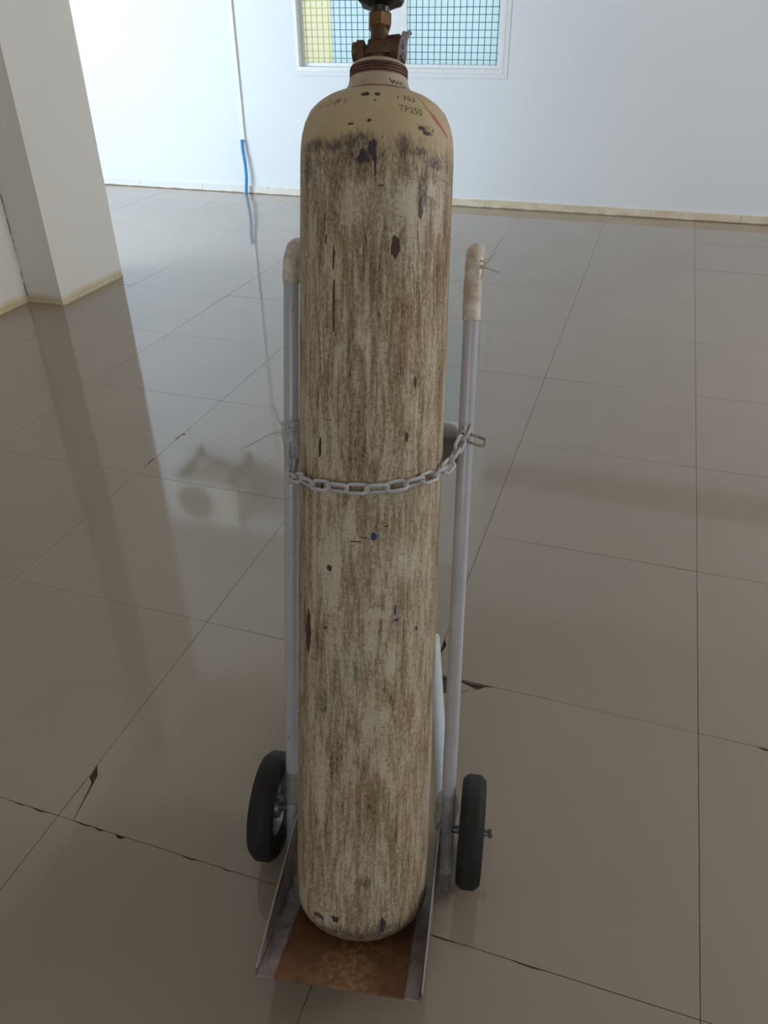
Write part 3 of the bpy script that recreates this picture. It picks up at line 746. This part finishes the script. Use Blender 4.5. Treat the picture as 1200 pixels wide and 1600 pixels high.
def sheet(name, outline_a, outline_b, mat, amp=.004, n=14, m=6, seed=0, parent=truck):
    ra = random.Random(seed); A_ = smooth_path(outline_a, 6); B_ = smooth_path(outline_b, 6)
    bm = bmesh.new(); rows = []
    def samp(P, t_):
        f = t_*(len(P)-1); i_ = min(int(f), len(P)-2); return P[i_].lerp(P[i_+1], f-i_)
    p1, p2, p3 = [ra.uniform(0, 6) for _ in range(3)]
    for i_ in range(n+1):
        row = []
        for j_ in range(m+1):
            p = samp(A_, i_/n).lerp(samp(B_, i_/n), j_/m)
            d = amp*(math.sin(i_*1.7+p1+j_*.9)+.7*math.sin(j_*2.3+p2+i_*.6)+.5*ra.uniform(-1, 1))
            row.append(bm.verts.new(p+Vector((0.2*d, -d, .2*d))))
        rows.append(row)
    for i_ in range(n):
        for j_ in range(m): bm.faces.new((rows[i_][j_], rows[i_+1][j_], rows[i_+1][j_+1], rows[i_][j_+1]))
    return obj(name, bm, mat, parent, True, 80)
def lump(name, pts, rf, mat, amp, seed, parent=truck):
    ra = random.Random(seed); bm = bmesh.new(); tube(bm, smooth_path(pts, 6), .01, 18, rf=rf)
    for v_ in bm.verts:
        c = v_.co; k = amp*(math.sin(c.z*260+c.x*120+seed)+.8*math.sin(c.x*330-c.y*250+c.z*90)+.6*ra.uniform(-1, 1))
        v_.co = c+v_.co.normalized()*0+Vector((k, -k*.8, 0))
    return obj(name, bm, mat, parent, True, 80)
# film bundle round the left end of the chain
lump('film_bundle', [(-.157, -.012, .712), (-.156, -.014, .690), (-.152, -.016, .665), (-.146, -.022, .645)], lambda t_: .0165-.005*t_, M_FILM, .0012, 3)
sheet('film_scrap', [(-.168, -.02, .702), (-.190, -.02, .690), (-.215, -.015, .672)], [(-.165, -.02, .660), (-.180, -.02, .652), (-.205, -.012, .640)], M_FILM2, .003, seed=5)
for k, q in enumerate([[(-.160, -.024, .700), (-.170, -.028, .708), (-.178, -.03, .724), (-.181, -.03, .738)], [(-.150, -.026, .700), (-.158, -.032, .704), (-.152, -.034, .716), (-.150, -.034, .722)],
                       [(-.146, -.028, .702), (-.165, -.032, .697), (-.190, -.03, .690), (-.220, -.028, .672), (-.238, -.026, .664)], [(-.150, -.028, .698), (-.172, -.031, .695), (-.178, -.03, .693)],
                       [(-.139, -.020, .695), (-.135, -.022, .675), (-.136, -.022, .655)]]):
    bm = bmesh.new(); tube(bm, smooth_path(q, 6), .001, 6, rf=lambda t_: .0018*(1-.75*t_)); obj('film_strand', bm, simple('film_white', (.55, .54, .52), .3), truck, True)
# film at the foot of the right rail
lump('film_bundle', [(.139, .0, .068), (.139, -.004, .040), (.137, -.006, .000)], lambda t_: .0155+.005*math.sin(t_*PI), M_FILM3, .0008, 9)
sheet('film_scrap', [(.116, -.024, .065), (.134, -.020, .01), (.134, -.02, -.05), (.132, -.03, -.10), (.134, -.035, -.150)], [(.138, -.024, .062), (.158, -.02, -.01), (.160, -.02, -.055), (.162, -.03, -.105), (.148, -.035, -.142)], M_FILM3, .004, 18, 7, seed=2)
lump('film_bundle', [(-.142, .0, .075), (-.142, -.002, .045), (-.141, -.002, .015)], lambda t_: .0150+.004*math.sin(t_*PI), M_FILM3, .0012, 12)
# film over the right handle
sheet('film_scrap', [(.085, .03, 1.015), (.105, .03, 1.018), (.130, .035, 1.012)], [(.085, .01, .985), (.100, .01, .980), (.118, .005, .985)], M_FILM2, .002, seed=8)
for q in [[(.133, -.018, .965), (.140, -.02, .967), (.150, -.018, .980), (.154, -.016, .986)], [(.133, -.02, .962), (.142, -.022, .962), (.154, -.02, .958), (.162, -.02, .957)],
          [(.136, -.02, .964), (.137, -.022, .955), (.134, -.022, .944)], [(.132, -.019, .972), (.138, -.022, .970), (.142, -.022, .960)]]:
    bm = bmesh.new(); tube(bm, smooth_path(q, 6), .001, 6, rf=lambda t_: .0015*(1-.6*t_)); obj('film_strand', bm, simple('film_beige', (.50, .44, .38), .4), truck, True)

# ------------------------------------------------------------------ chain
M_CHAIN = simple('grey_white_painted_chain', (.47, .46, .48), .45, var=.12, scale=120, bump=.15)
cyl2t = lambda p: MC @ Vector(p)
t2w = lambda p: MT @ Vector(p)
path = [t2w((-.149, -.028, .668)), t2w((-.146, -.040, .648)), t2w((-.136, -.078, .630))]
def onc(t_, h, r_=.1165): a = math.radians(t_); return cyl2t((r_*math.sin(a), -r_*math.cos(a), h))
path += [onc(-58, .7535), onc(-36, .7510), (onc(-20, .7498)), onc(-7, .7495), onc(7, .7500), onc(20, .7520), onc(34, .7565), onc(48, .7612), onc(64, .7670), onc(78, .7722, .118)]
path += [t2w((.114, -.075, .682)), t2w((.124, -.045, .7035)), t2w((.128, -.030, .7150))]
sp = smooth_path(path, 24)
cum = [0.0]
for a_, b_ in zip(sp, sp[1:]): cum.append(cum[-1]+(b_-a_).length)
def at_len(s):
    import bisect
    i_ = max(0, min(len(sp)-2, bisect.bisect_right(cum, s)-1)); f = (s-cum[i_])/(cum[i_+1]-cum[i_]+1e-9); return sp[i_].lerp(sp[i_+1], f)
PITCH_C = .0278; WR = .0028; LO = .0372; WO = .0205
def link_mesh():
    bm = bmesh.new(); hl = LO/2-WO/2; rr = WO/2-WR; pts = []
    for k in range(13): a = -PI/2+PI*k/12; pts.append((hl+rr*math.cos(a), rr*math.sin(a), 0))
    for k in range(13): a = PI/2+PI*k/12; pts.append((-hl+rr*math.cos(a), rr*math.sin(a), 0))
    tube(bm, pts, WR, 10, closed=True); return bm_mesh('link', bm, M_CHAIN, True, 80)
LM = link_mesh()
nl = int((cum[-1])/PITCH_C)
chain = empty('chain', Matrix.Translation(t2w((-.149, -.028, .660))))
tag(chain, 'grey-white welded link chain slung across the front of the gas cylinder between the two rails', 'chain')
CI = chain.matrix_world.inverted()
for k in range(nl+1):
    s = k*PITCH_C+.004; s = min(s, cum[-1])
    p = at_len(s); tg = (at_len(min(s+.012, cum[-1]))-at_len(max(s-.012, 0))).normalized()
    lp = MC.inverted() @ p; nrm = (MC.to_3x3() @ Vector((lp.x, lp.y, 0))).normalized()
    nrm = (nrm-tg*nrm.dot(tg)).normalized(); side = nrm.cross(tg)
    ang = math.radians(42 if k % 2 else -42)
    n2_ = nrm*math.cos(ang)+side*math.sin(ang); y2 = n2_.cross(tg)
    if 3 <= k <= nl-3: p = p+nrm*.0028
    lo_ = link('link', LM, chain); m_ = Matrix((tg, y2, n2_)).transposed().to_4x4(); m_.translation = p
    lo_.matrix_local = CI @ m_
# long open hook link lying across the right rail
bm = bmesh.new(); hl = .0135; rr = .0062; pts = []
for k in range(13): a = -PI/2+PI*k/12; pts.append((hl+rr*math.cos(a), rr*math.sin(a), 0))
for k in range(13): a = PI/2+PI*k/12; pts.append((-hl+rr*math.cos(a), rr*math.sin(a), 0))
tube(bm, pts, .0022, 10, closed=True)
hook = obj('end_link', bm, simple('rusty_link', (.30, .24, .20), .5, .3, var=.5, scale=160), chain, True, 80)
tg = (U*1.0-Wv*.22-V*.2).normalized(); nn_ = (-V+Wv*.35); nn_ = (nn_-tg*nn_.dot(tg)).normalized()
m_ = Matrix((tg, nn_.cross(tg), nn_)).transposed().to_4x4(); m_.translation = t2w((.141, -.036, .7045)); hook.matrix_local = CI @ m_
hook['label'] = 'slender rust-spotted end link poking out past the right rail'
bm = bmesh.new(); tube(bm, smooth_path([(.123, -.020, .722), (.126, -.033, .724), (.128, -.036, .712), (.128, -.034, .700), (.124, -.022, .700)], 5), .0022, 8)
obj('chain_eye', bm, M_TUBE, truck, True, 60)
